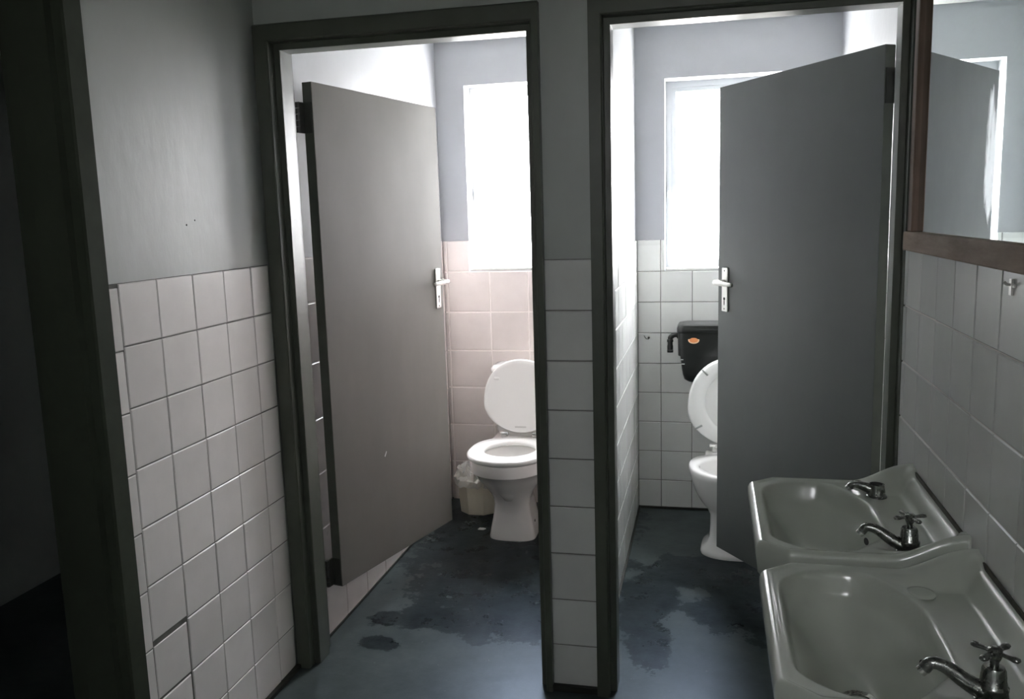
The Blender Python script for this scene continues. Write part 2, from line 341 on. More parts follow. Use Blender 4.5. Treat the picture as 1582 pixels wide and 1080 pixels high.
def tiles(parent, origin, udir, ndir, us, zs, m, gm, gap=0.003, colshift=None, tilt=0.002, skip=None, adj=None):
    """one object per tile; us / zs are the joint positions along the wall and upwards"""
    U = Vector(udir); N = Vector(ndir); Z = Vector((0, 0, 1)); O = Vector(origin)
    if U.cross(Z).dot(N) < 0: U2 = -U
    else: U2 = U
    base = Matrix((U2, Z, N)).transposed().to_4x4()
    # grout bed
    bm = bmesh.new(); u0, u1, z0, z1 = us[0], us[-1], zs[0], zs[-1]
    vs = [bm.verts.new(O + U*a + Z*b + N*c) for c in (0, 0.0042) for a, b in ((u0, z0), (u1, z0), (u1, z1), (u0, z1))]
    for f in ((0,3,2,1),(4,5,6,7),(0,1,5,4),(1,2,6,5),(2,3,7,6),(3,0,4,7)): bm.faces.new([vs[i] for i in f])
    bmesh.ops.recalc_face_normals(bm, faces=bm.faces)
    link('grout', bm, gm, parent)
    for i in range(len(us)-1):
        for j in range(len(zs)-1):
            a, b, c, d = us[i]+gap/2, us[i+1]-gap/2, zs[j]+gap/2, zs[j+1]-gap/2
            if skip and skip((a+b)/2, (c+d)/2): continue
            if colshift and i in colshift: c += colshift[i]; d += colshift[i]; c = max(c, zs[0]+0.001); d = min(d, zs[-1])
            if adj and (i, j) in adj:
                q = adj[(i, j)]; a += q[0]; b += q[1]; c += q[2]; d += q[3]
            if b-a < 0.006 or d-c < 0.006: continue
            o = bpy.data.objects.new('tile', tile_mesh(b-a, d-c, m)); COL.objects.link(o); o.parent = parent
            rot = Matrix.Rotation(random.uniform(-tilt, tilt)*2.2, 4, 'X') @ Matrix.Rotation(random.uniform(-tilt, tilt)*2.2, 4, 'Y')
            o.matrix_local = Matrix.Translation(O + U*((a+b)/2) + Z*((c+d)/2) + N*random.uniform(-0.0004, 0.0006)) @ base @ rot
P = 0.152
zt = [0.0] + [1.368-P*k for k in range(8, -1, -1)]
tiles(wall_left, (XL, 0, 0), (0, 1, 0), (1, 0, 0), [-0.800, -0.747, -0.600, -0.443, -0.291, -0.139, -0.03], zt, 'tile_aged', 'grout', 0.003,
      colshift={0: -0.009}, adj={(1, 3): (0, 0, 0.006, 0), (1, 2): (0, -0.004, 0, -0.006), (1, 1): (0, -0.005, 0, -0.004)}, tilt=0.004)
tiles(wall_middle, (0, 0, 0), (1, 0, 0), (0, -1, 0), [0.006, 0.153], [0.0]+[1.368-P*k for k in range(8, -1, -1)], 'tile_white', 'grout', 0.003)
zr = [0.0]+[1.381-P*k for k in range(9, -1, -1)]; zr = [z for z in zr if z >= 0]; zr = sorted(set(zr))
tiles(wall_right, (XR, 0, 0), (0, 1, 0), (-1, 0, 0), [-1.885+P*k*1.0 for k in range(0, 11)] + [-0.213, -0.061, -0.02], zr, 'tile_white', 'grout_light', 0.0028, tilt=0.003)
tiles(wall_back, (0, YB, 0), (1, 0, 0), (0, -1, 0), [SPR, 0.250, 0.402, 0.554, 0.706, 0.858, 1.010, SR-0.007], [0, 0.148, 0.300, 0.452, 0.602, 0.750, 0.903, 1.057, 1.209, 1.361], 'tile_white', 'grout',
      skip=lambda u, z: WR[0]-0.02 < u < WR[1] and z > 1.21)
tiles(wall_back, (0, YB, 0), (1, 0, 0), (0, -1, 0), [SL+0.007, -0.840, -0.615, -0.415, -0.215, SPL], [0, 0.213, 0.413, 0.615, 0.811, 1.012, 1.222, 1.378], 'tile_beige', 'grout_pale', 0.0055,
      skip=lambda u, z: WL[0]-0.05 < u < WL[1]+0.05 and z > 1.225)
for ch in list(wall_back.children):
    if ch.name.startswith('grout'):   # the bed of grout stops at the window sills
        me = ch.data
        for v in me.vertices:
            if v.co.z > 1.2: v.co.z = 1.209 if v.co.x > 0.05 else 1.222
for (u0, u1, z0, z1, m_) in ((SPR, WR[0], 1.209, 1.361, 'grout'), (WR[1], SR-0.007, 1.209, 1.361, 'grout'), (SL+0.007, WL[0], 1.222, 1.378, 'grout_pale'), (WL[1], SPL, 1.222, 1.378, 'grout_pale')):
    bm = bmesh.new(); box(bm, u0, u1, YB-0.0042, YB, z0, z1); link('grout', bm, m_, wall_back)
for (a, b, c, d, m_) in ((SPR+0.001, 0.2485, 1.2105, 1.361, 'tile_white'), (0.2515, 0.2695, 1.2105, 1.361, 'tile_white'), (0.872, 1.008, 1.2105, 1.361, 'tile_white'), (SL+0.008, -0.842, 1.224, 1.378, 'tile_beige'), (-0.838, -0.7215, 1.224, 1.378, 'tile_beige')):
    if c > 1 and not any(abs(o.matrix_local.translation.x-(a+b)/2) < 0.02 and abs(o.matrix_local.translation.z-(c+d)/2) < 0.02 for o in wall_back.children if o.name.startswith('tile')):
        o = bpy.data.objects.new('tile', tile_mesh(b-a, d-c, m_)); COL.objects.link(o); o.parent = wall_back
        o.matrix_local = Matrix.Translation((((a+b)/2), YB, (c+d)/2)) @ Matrix(((1,0,0),(0,0,-1),(0,1,0))).to_4x4()
zp = [0.0]+[1.361-P*k for k in range(8, -1, -1)]
tiles(wall_partition, (SPR-0.007, 0, 0), (0, 1, 0), (1, 0, 0), [0.126]+[1.761-P*k for k in range(10, -1, -1)], zp, 'tile_white', 'grout', 0.003, tilt=0.003)
tiles(wall_partition, (SPL+0.007, 0, 0), (0, 1, 0), (-1, 0, 0), [0.126]+[1.761-0.2*k for k in range(8, -1, -1)], [0, 0.213, 0.413, 0.615, 0.811, 1.012, 1.222, 1.378], 'tile_beige', 'grout_pale', 0.0055)
tiles(wall_stall_left, (SL, 0, 0), (0, 1, 0), (1, 0, 0), [0.126]+[1.761-0.2*k for k in range(8, -1, -1)], [0, 0.213, 0.413, 0.615, 0.811, 1.012, 1.222, 1.378], 'tile_beige', 'grout_pale', 0.0055)
tiles(wall_stall_right, (SR, 0, 0), (0, 1, 0), (-1, 0, 0), [0.126]+[1.761-P*k for k in range(10, -1, -1)], zp, 'tile_white', 'grout', 0.003)

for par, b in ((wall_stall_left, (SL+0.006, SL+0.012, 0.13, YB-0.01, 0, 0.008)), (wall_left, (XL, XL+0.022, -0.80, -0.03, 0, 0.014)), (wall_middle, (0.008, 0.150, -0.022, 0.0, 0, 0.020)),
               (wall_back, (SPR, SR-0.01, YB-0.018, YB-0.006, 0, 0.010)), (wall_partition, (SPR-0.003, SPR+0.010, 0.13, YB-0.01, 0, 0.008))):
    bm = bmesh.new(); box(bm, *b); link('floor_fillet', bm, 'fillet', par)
# small marks on the left plaster
bm = bmesh.new()
for (y, z, r) in ((-0.776, 1.695, 0.004), (-0.44, 1.50, 0.0022), (-0.40, 1.512, 0.0018)):
    loft(bm, [[(XL-0.001, y+r*math.cos(2*PI*k/10), z+r*1.3*math.sin(2*PI*k/10)) for k in range(10)], [(XL+0.0008, y+r*math.cos(2*PI*k/10), z+r*1.3*math.sin(2*PI*k/10)) for k in range(10)]])
link('plug_hole', bm, 'dark_hole', wall_left)

# dirt skirting where the floor meets the tiles of the middle pillar
# ------------------------------------------------------------------ door frames
def frame_profile(s):
    """section of the pressed steel frame: (away-from-opening, y), opening edge at 0"""
    return [(0.072, 0.0), (0.072, -0.026), (0.068, -0.030), (0.024, -0.030), (0.020, -0.026), (0.020, 0.006), (0.018, 0.010), (0.002, 0.010), (0.0, 0.012), (0.0, 0.082), (0.018, 0.084), (0.018, 0.128), (0.06, 0.128), (0.06, 0.10)]
def door_frame(name, xl, xr, zc, label, wl=0.072, wr=0.072):
    prof = frame_profile(1); bm = bmesh.new()
    def sec(d, w): return min(d, w)
    rings = []
    for (x, z, kx, kz) in ((xl, 0.0, -1, 0), (xl, zc, -1, 1), (xr, zc, 1, 1), (xr, 0.0, 1, 0)):
        w = wl if kx < 0 else wr
        rings.append([(x + kx*min(d, w), y, z + kz*min(d, 0.072)) for d, y in prof])
    R = [[bm.verts.new(p) for p in r] for r in rings]
    n = len(prof)
    for a, b in zip(R[:-1], R[1:]):
        for i in range(n-1): bm.faces.new((a[i], a[i+1], b[i+1], b[i]))
    bmesh.ops.remove_doubles(bm, verts=bm.verts, dist=1e-6)
    bmesh.ops.recalc_face_normals(bm, faces=bm.faces)
    return tag(link(name, bm, 'frame_paint'), label, 'door frame', kind='structure')
door_frame('trim_1', -0.808, -0.034, 2.022, 'dark green-grey steel frame around the left cubicle doorway', 0.066, 0.042)
door_frame('trim_2', 0.208, 0.974, 2.022, 'dark green-grey steel frame around the right cubicle doorway', 0.058, 0.05)

# entrance doorway at far left, seen edge-on
bm = bmesh.new()
def entry_jamb(bm, y, s):
    pr = [(0.0, XL), (0.0, -0.862), (-0.004, -0.857), (-0.058, -0.857), (-0.062, -0.862), (-0.062, -0.885), (-0.080, -0.888), (-0.082, -0.965), (-0.062, -0.970), (-0.062, -1.015), (0.0, -1.015)]
    return [(x, y + s*dy, z) for z in (0, ) for dy, x in pr]
a = entry_jamb(bm, -0.800, 1); b = entry_jamb(bm, -1.75, -1)
def lift(r, z): return [(p[0], p[1], z) for p in r]
loft(bm, [a, lift(a, 2.09)]); loft(bm, [b, lift(b, 2.09)])
box(bm, -1.015, -0.857, -1.75, -0.80, 2.09, 2.155)
box(bm, -0.97, -0.89, -1.70, -0.86, 2.04, 2.09)
bmesh.ops.recalc_face_normals(bm, faces=bm.faces)
tag(link('trim_3', bm, 'frame_paint_dark'), 'very dark steel frame of the entrance doorway at the left edge of the view', 'door frame', kind='structure')
bm = bmesh.new(); box(bm, -1.055, -1.018, -0.83, -0.02, 0.02, 2.03); bevel(bm, 0.002, 1)
d3 = tag(link('door_3', bm, 'frame_paint_dark'), 'dark entrance door folded back into the corridor at far left', 'door', kind='structure')
bm = bmesh.new(); box(bm, -1.018, -1.010, -0.832, -0.79, 1.70, 1.80); tube(bm, [(-1.016, -0.836, 1.70), (-1.016, -0.836, 1.80)], 0.006, 10); link('hinge', bm, 'hinge_steel', d3)

# ------------------------------------------------------------------ cubicle doors
def cubicle_door(name, paint, A, B, side, z_near, z_far, ztop, label, hinges, hz):
    """A, B: hinge and free end of the face turned to the room; side: where the thickness goes"""
    A = Vector((*A, 0)); B = Vector((*B, 0)); d = (B-A); L = d.length; ang = math.atan2(d.y, d.x)
    T = 0.038*side
    root = tag(bpy.data.objects.new(name, None), label, 'door', kind='structure'); COL.objects.link(root)
    root.location = A; root.rotation_euler = (0, 0, ang)
    # local: x along leaf, y to the left of it; the visible face is y = 0
    bm = bmesh.new(); y0, y1 = sorted((0, T))
    vs, fs = box(bm, 0, L, y0, y1, 0, ztop)
    for v in vs:
        if v.co.z < 0.01: v.co.z = z_near if v.co.x < 0.01 else z_far
    bevel(bm, 0.0015, 1)
    bmesh.ops.recalc_face_normals(bm, faces=bm.faces)
    for f in bm.faces:
        if f.normal.x < -0.9: f.material_index = 1
    link('door_leaf', bm, None, root, mats=[paint, 'door_edge_paint'])
    for z0, z1 in hinges:
        bm = bmesh.new(); yy = T
        box(bm, -0.030, 0.0, min(yy, yy-0.006*side), max(yy, yy-0.006*side), z0, z1)
        box(bm, -0.003, 0.0, *sorted((0.004*side, T)), z0, z1)
        n = 5
        for k in range(n):
            a0 = z0+(z1-z0)*k/n; tube(bm, [(-0.030, yy, a0+0.001), (-0.030, yy, a0+(z1-z0)/n-0.001)], 0.0075, 10)
        link('hinge', bm, 'hinge_steel', root)
    # lever handle on its long plate
    s = -side
    def furniture(sy, yb):
        x = L-0.052
        bm = bmesh.new(); y_a, y_b = sorted((yb, yb+sy*0.007)); box(bm, x-0.019, x+0.019, y_a, y_b, hz-0.102, hz+0.068); bevel(bm, 0.003, 2)
        plate = link('handle_plate', bm, 'satin_steel', root)
        bm = bmesh.new(); tube(bm, spline([(x, yb+sy*0.004, hz+0.012), (x, yb+sy*0.045, hz+0.012), (x-0.02, yb+sy*0.055, hz+0.012), (x-0.115, yb+sy*0.052, hz+0.010)], 5),
             [0.010]*5+[0.0095]*5+[0.009]*3+[0.008]*2+[0.007], 12)
        link('lever', bm, 'satin_steel', root, smooth=True)
        bm = bmesh.new(); ye = yb+sy*0.0075
        def disc(cx, cz, rx, rz, n=14):
            loft(bm, [[(cx+rx*math.cos(2*PI*k/n), ye-sy*0.001, cz+rz*math.sin(2*PI*k/n)) for k in range(n)], [(cx+rx*math.cos(2*PI*k/n), ye, cz+rz*math.sin(2*PI*k/n)) for k in range(n)]])
        disc(x, hz-0.052, 0.006, 0.006); disc(x, hz-0.066, 0.0028, 0.012)
        disc(x, hz+0.056, 0.003, 0.003); disc(x, hz-0.091, 0.003, 0.003)
        link('keyhole', bm, 'dark_hole', plate)
    furniture(s, 0.0); furniture(-s, T)
    return root
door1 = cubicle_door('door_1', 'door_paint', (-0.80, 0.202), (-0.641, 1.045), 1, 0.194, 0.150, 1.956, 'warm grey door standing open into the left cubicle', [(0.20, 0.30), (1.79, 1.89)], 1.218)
door2 = cubicle_door('door_2', 'door_paint_shaded', (0.974, 0.232), (0.518, 0.944), -1, 0.160, 0.132, 1.955, 'grey door with shade put into its colour, standing open into the right cubicle', [(0.20, 0.30), (1.79, 1.89)], 1.210)

# chips and pale scuffs on the left door
bm = bmesh.new()
for x, z, a, l in ((0.33, 0.60, 0.9, 0.022),):
    dx, dz = math.cos(a)*l/2, math.sin(a)*l/2
    vs = [bm.verts.new(p) for p in ((x-dx, -0.0004, z-dz), (x-dx+0.003, -0.0012, z-dz-0.003), (x+dx+0.003, -0.0012, z+dz-0.002), (x+dx, -0.0004, z+dz))]; bm.faces.new(vs)
link('scratch', bm, 'paper', door1)

# ------------------------------------------------------------------ mirror
mir = empty('wall_mirror', (0.985, -0.9, 1.38), 'large rectangular mirror in a brown wooden frame above the washbasins', 'mirror')
def child_box(name, b, m, parent, bev=0.0, off=None):
    bm = bmesh.new(); box(bm, *b)
    if bev: bevel(bm, bev, 2)
    o = link(name, bm, m, parent)
    if parent and off is not False: o.location = -Vector(parent.location)
    return o
YM0, YM1 = -1.70, -0.185
bm = bmesh.new(); box(bm, -0.002, 0.002, YM0-YM1, 0, 0, 0.795); gl = link('glass', bm, 'mirror', mir)
gl.location = Vector((0.991, YM1, 1.425))-Vector(mir.location); gl.rotation_euler = (0, 0, math.radians(-0.45))
child_box('bottom_rail', (0.972, 0.9975, YM0-0.04, YM1+0.075, 1.382, 1.430), 'wood', mir, 0.003)
child_box('stile', (0.974, 0.9975, YM1-0.001, YM1+0.040, 1.4305, 2.225), 'wood_upright', mir, 0.003)
child_box('stile', (0.974, 0.9975, YM0-0.04, YM0, 1.4305, 2.225), 'wood_upright', mir, 0.003)
child_box('top_rail', (0.974, 0.9975, YM0-0.04, YM1+0.04, 2.2255, 2.265), 'wood', mir, 0.003)

# small bracket fixed to the tiles under the mirror
br = empty('wall_bracket', (0.997, -0.878, 1.352), 'small metal bracket on the tiles just below the mirror, at the right edge', 'bracket')
bm = bmesh.new(); box(bm, -0.004, 0.0, -0.006, 0.006, -0.014, 0.014); tube(bm, spline([(-0.003, 0, 0.004), (-0.010, 0, 0.005), (-0.014, 0, 0.010)], 4), 0.0025, 8)
link('hook', bm, 'satin_steel', br, smooth=True, angle=40)
bm = bmesh.new(); box(bm, -0.003, 0.0, -0.018, 0.018, 0.0, 0.006); link('back_plate', bm, 'satin_steel', br)

# ------------------------------------------------------------------ washbasins
def smooth(t): t = max(0.0, min(1.0, t)); return t*t*(3-2*t)
HW, DP = 0.264, 0.410
def basin_W(d):
    if d > 0.345: return HW - (d-0.345)/(DP-0.345)*0.055
    return HW
def basin_h(d, v):
    av = abs(v)
    # distance inside the bowl outline
    q = [0.378-d, 0.236-av, d-0.122,
         ((0.378-d)*0.060+(0.236-av)*0.070)/0.0922-0.0455,       # front corners cut off
         ((d-0.122)*0.115+(0.105-av)*-0.0 - (av-0.105)*0.080)/0.140]   # platforms under the taps
    s = -math.log(sum(math.exp(-90*x) for x in q))/90
    rim = 0.788
    ledge = 0.772
    k = smooth((0.19-d)/0.10)*smooth((0.225-av)/0.03)
    z = rim*(1-k) + ledge*k
    # outer lip
    edge = min(DP-d, basin_W(d)-av)
    z += 0.004*smooth(1-abs(edge-0.012)/0.014)
    # back upstand and raised corners
    z += 0.050*smooth((0.040-d)/0.034)
    z += 0.046*smooth((0.15-d)/0.13)*smooth((av-0.205)/0.05)*(1-smooth((0.040-d)/0.034))
    b = 0.30*smooth((s+0.003)/0.022) + 0.70*smooth((s-0.002)/0.105)**0.8
    bottom = 0.645 + 0.010*((d-0.25)**2+v*v)/0.05
    z = z*(1-b)+bottom*b
    # roll over the outer edge
    e2 = max(0.0, 1-min(edge, 0.012)/0.012)
    if d > 0.006: z -= 0.012*(1-math.sqrt(max(0, 1-e2*e2)))
    return z
def make_basin(yc, label, zoff=0.0):
    root = empty('washbasin', (0.9965, yc, 0.79), label, 'washbasin', 'washbasins on the right wall')
    bm = bmesh.new(); nd, nv = 84, 104
    ds = [DP*(1-math.cos(PI*i/nd))/2*0.35 + DP*i/nd*0.65 for i in range(nd+1)]
    ts = [-math.cos(PI*j/nv)*0.3 + (2*j/nv-1)*0.7 for j in range(nv+1)]
    G = []
    for d in ds:
        W = basin_W(d); G.append([bm.verts.new((-d, t*W, basin_h(d, t*W)+zoff-0.79)) for t in ts])
    for i in range(nd):
        for j in range(nv): bm.faces.new((G[i][j], G[i][j+1], G[i+1][j+1], G[i+1][j]))
    per = [G[i][0] for i in range(nd+1)] + [G[nd][j] for j in range(1, nv+1)] + [G[i][nv] for i in range(nd-1, -1, -1)]
    def skirt(prev, inset, dz, base=None):
        out = []
        for v0 in per:
            x, y = v0.co.x, v0.co.y
            c = Vector((-0.17, 0)); s = 1-inset
            nx = x if abs(x) < 1e-6 else c.x + (x-c.x)*s
            if x > -0.17: nx = x
            out.append(bm.verts.new((nx, y*s, dz)))
        for k in range(len(per)-1): bm.faces.new((prev[k], prev[k+1], out[k+1], out[k]))
        return out
    p1 = skirt(per, 0.0, -0.030+zoff); p2 = skirt(p1, 0.02, -0.072+zoff); p3 = skirt(p2, 0.09, -0.10+zoff); p4 = skirt(p3, 0.26, -0.150+zoff); p5 = skirt(p4, 0.55, -0.178+zoff)
    bm.faces.new(p5)
    bmesh.ops.recalc_face_normals(bm, faces=bm.faces)
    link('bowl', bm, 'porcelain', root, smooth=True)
    # overflow slot and waste
    bm = bmesh.new(); z = -0.79
    d0, v0 = 0.150, 0.0
    pts = []
    for k in range(16):
        a = 2*PI*k/16; dd = d0+0.004*math.cos(a)+0; vv = v0+0.022*math.sin(a); pts.append((-dd, vv, basin_h(dd, vv)-0.79+zoff+0.0012))
    bm.faces.new([bm.verts.new(p) for p in pts]); link('overflow_slot', bm, 'dark_hole', root)
    bm = bmesh.new(); zb = basin_h(0.25, 0)-0.79+zoff
    loft(bm, [[(-0.25+r*math.cos(2*PI*k/24), r*math.sin(2*PI*k/24), zb+h) for k in range(24)] for r, h in ((0.034, 0.0), (0.032, 0.004), (0.022, 0.002), (0.020, -0.004))], True, True)
    link('waste', bm, 'chrome_dull', root, smooth=True, angle=40)
    bm = bmesh.new(); tube(bm, spline([(-0.2, 0, -0.176+zoff), (-0.2, 0, -0.26), (-0.19, 0, -0.31), (-0.14, 0, -0.33), (-0.10, 0, -0.29), (-0.06, 0, -0.27), (0.0, 0, -0.27)], 5), 0.02, 12)
    link('waste_trap', bm, 'cream_plastic', root, smooth=True)
    for s in (-1, 1):
        bm = bmesh.new(); box(bm, -0.16, 0.0, s*0.17-0.012, s*0.17+0.012, -0.20+zoff, -0.155+zoff); link('support_bracket', bm, 'hinge_steel', root)
    bm = bmesh.new(); box(bm, -0.004, 0.0, -HW+0.01, HW-0.01, 0.022+zoff, 0.0415+zoff); link('sealant', bm, 'dirt', root)
    return root
Y_FAR, Y_NEAR = -0.468, -1.030
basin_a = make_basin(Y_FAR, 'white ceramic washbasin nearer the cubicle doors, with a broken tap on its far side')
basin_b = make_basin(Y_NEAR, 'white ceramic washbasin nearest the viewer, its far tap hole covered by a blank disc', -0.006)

TX, TZ = 0.9965-0.098, 0.772
def tap_body(root, tall=True, spout=None, m='chrome_dull'):
    bm = bmesh.new(); N = 24
    def ring(r, z): return [(r*math.cos(2*PI*k/N), r*math.sin(2*PI*k/N), z) for k in range(N)]
    prof = [(0.026, -0.002), (0.026, 0.003), (0.0225, 0.006), (0.0205, 0.020), (0.0215, 0.022), (0.0215, 0.026), (0.0190, 0.029), (0.0165, 0.052), (0.0145, 0.056), (0.007, 0.057)] if tall else \
           [(0.026, -0.002), (0.026, 0.003), (0.0225, 0.006), (0.0185, 0.030), (0.0185, 0.033), (0.0145, 0.0335), (0.0135, 0.026)]
    loft(bm, [ring(r, z) for r, z in prof]); bmesh.ops.recalc_face_normals(bm, faces=bm.faces)
    link('body', bm, m, root, smooth=True, angle=35)
    sp = spout; bm = bmesh.new(); n = len(spline(sp, 5)); rr = [0.0145 - 0.0050*min(1, i/(n*0.6)) for i in range(n)]
    tube(bm, spline(sp, 5), rr, 14); link('spout', bm, m, root, smooth=True, angle=50)
    bm = bmesh.new(); e = Vector(sp[-1]); d = (e-Vector(sp[-2])).normalized(); tube(bm, [e-d*0.004, e+d*0.007], 0.0088, 14); link('spout_tip', bm, 'chrome', root, smooth=True, angle=50)
SP = [(-0.010, 0, 0.014), (-0.036, 0.004, 0.027), (-0.062, 0.009, 0.044), (-0.082, 0.012, 0.048), (-0.092, 0.013, 0.037)]
def tap(y, label, rot, z=TZ):
    root = empty('basin_tap', (TX, y, z), label, 'tap', 'pillar taps with cross handles')
    tap_body(root, True, SP)
    bm = bmesh.new(); N = 16
    loft(bm, [[(r*math.cos(2*PI*k/N), r*math.sin(2*PI*k/N), zz) for k in range(N)] for r, zz in ((0.006, 0.054), (0.0065, 0.064), (0.009, 0.070), (0.0105, 0.077), (0.010, 0.084), (0.006, 0.087))])
    bmesh.ops.recalc_face_normals(bm, faces=bm.faces)
    link('stem', bm, 'chrome_dull', root, smooth=True, angle=40)
    for k in range(4):
        a = rot + PI/2*k; c, s = math.cos(a), math.sin(a)
        bm = bmesh.new(); rings = []
        for t, r in ((0.006, 0.0042), (0.014, 0.0040), (0.022, 0.0048), (0.029, 0.0060), (0.034, 0.0050), (0.036, 0.002)):
            rings.append([(c*t - s*r*math.cos(2*PI*i/10)*1.1, s*t + c*r*math.cos(2*PI*i/10)*1.1, 0.079 + r*0.75*math.sin(2*PI*i/10)) for i in range(10)])
        loft(bm, rings); bmesh.ops.recalc_face_normals(bm, faces=bm.faces)
        link('handle_arm', bm, 'chrome_dull', root, smooth=True)
    return root
tap(Y_FAR-0.185, 'tarnished cross-handled tap on the washbasin nearer the cubicle doors', 0.35)
tap(Y_NEAR-0.185, 'shinier cross-handled tap on the washbasin nearest the viewer', 0.80, TZ-0.006)
bt = empty('broken_tap', (TX, Y_FAR+0.185, TZ), 'stub of a tap with its handle missing on the far side of the farther washbasin', 'tap')
tap_body(bt, False, [(-0.010, 0, 0.018), (-0.026, 0.003, 0.024), (-0.042, 0.006, 0.028), (-0.055, 0.008, 0.027), (-0.062, 0.009, 0.020)])
bm = bmesh.new(); loft(bm, [[(0.0142*math.cos(2*PI*k/20), 0.0142*math.sin(2*PI*k/20), z) for k in range(20)] for z in (0.032, 0.0342)]); link('valve_hole', bm, 'dark_hole', bt)
pl = empty('tap_hole_blank', (TX-0.020, Y_NEAR+0.176, TZ-0.005), 'flat white disc covering the unused tap hole of the nearest washbasin', 'plug')
bm = bmesh.new(); loft(bm, [[(r*math.cos(2*PI*k/32), r*math.sin(2*PI*k/32), z) for k in range(32)] for r, z in ((0.022, -0.001), (0.026, 0.001), (0.027, 0.004), (0.025, 0.007), (0.018, 0.008))])
bmesh.ops.recalc_face_normals(bm, faces=bm.faces); link('disc', bm, 'porcelain', pl, smooth=True, angle=50)

# ------------------------------------------------------------------ toilets
def seat_ring(bm, cx, cy, z0, z1, rx, rf, rb, ix, iff, ib, icy, n=56):
    """flat D ring with rounded edges"""
    zm = (z0+z1)/2; h = (z1-z0)/2
    prof = [(0.0, z0), (-0.004, zm), (0.0, z1-0.004), (0.006, z1)]
    rings = []
    for off, z in ((0.006, z0), (0.0, zm-h*0.4), (0.0, zm+h*0.4), (0.008, z1)): rings.append(egg(cx, cy, z, rx-off, rf-off, rb-off, n, 2.25))
    for off, z in ((-0.010, z1), (0.0, zm+h*0.3), (0.0, zm-h*0.5), (-0.006, z0)): rings.append(egg(cx, icy, z, ix-off, iff-off, ib-off, n))
    rings.append(rings[0])
    loft(bm, rings, False, False)
    bmesh.ops.remove_doubles(bm, verts=bm.verts, dist=1e-5); bmesh.ops.recalc_face_normals(bm, faces=bm.faces)
def lid_shape(bm, W, H, th, n=56, base=0.62):
    """lid in its own plane: x across, z up, hinge line at z=0, thickness along y"""
    def outline(s, y):
        out = []
        for k in range(n):
            a = 2*PI*k/n; c, q = math.cos(a), math.sin(a)
            p = 2.2
            x = math.copysign(abs(c)**(2/p), c)*W*s
            z = math.copysign(abs(q)**(2/p), q)
            if z < 0:
                z2 = H*0.42 + z*H*0.42*s; x = x*(1-(1-base)*abs(z)**2.2*0.55) if True else x
            else: z2 = H*0.42 + z*H*0.58*s
            out.append((x, y, z2))
        return out
    return outline
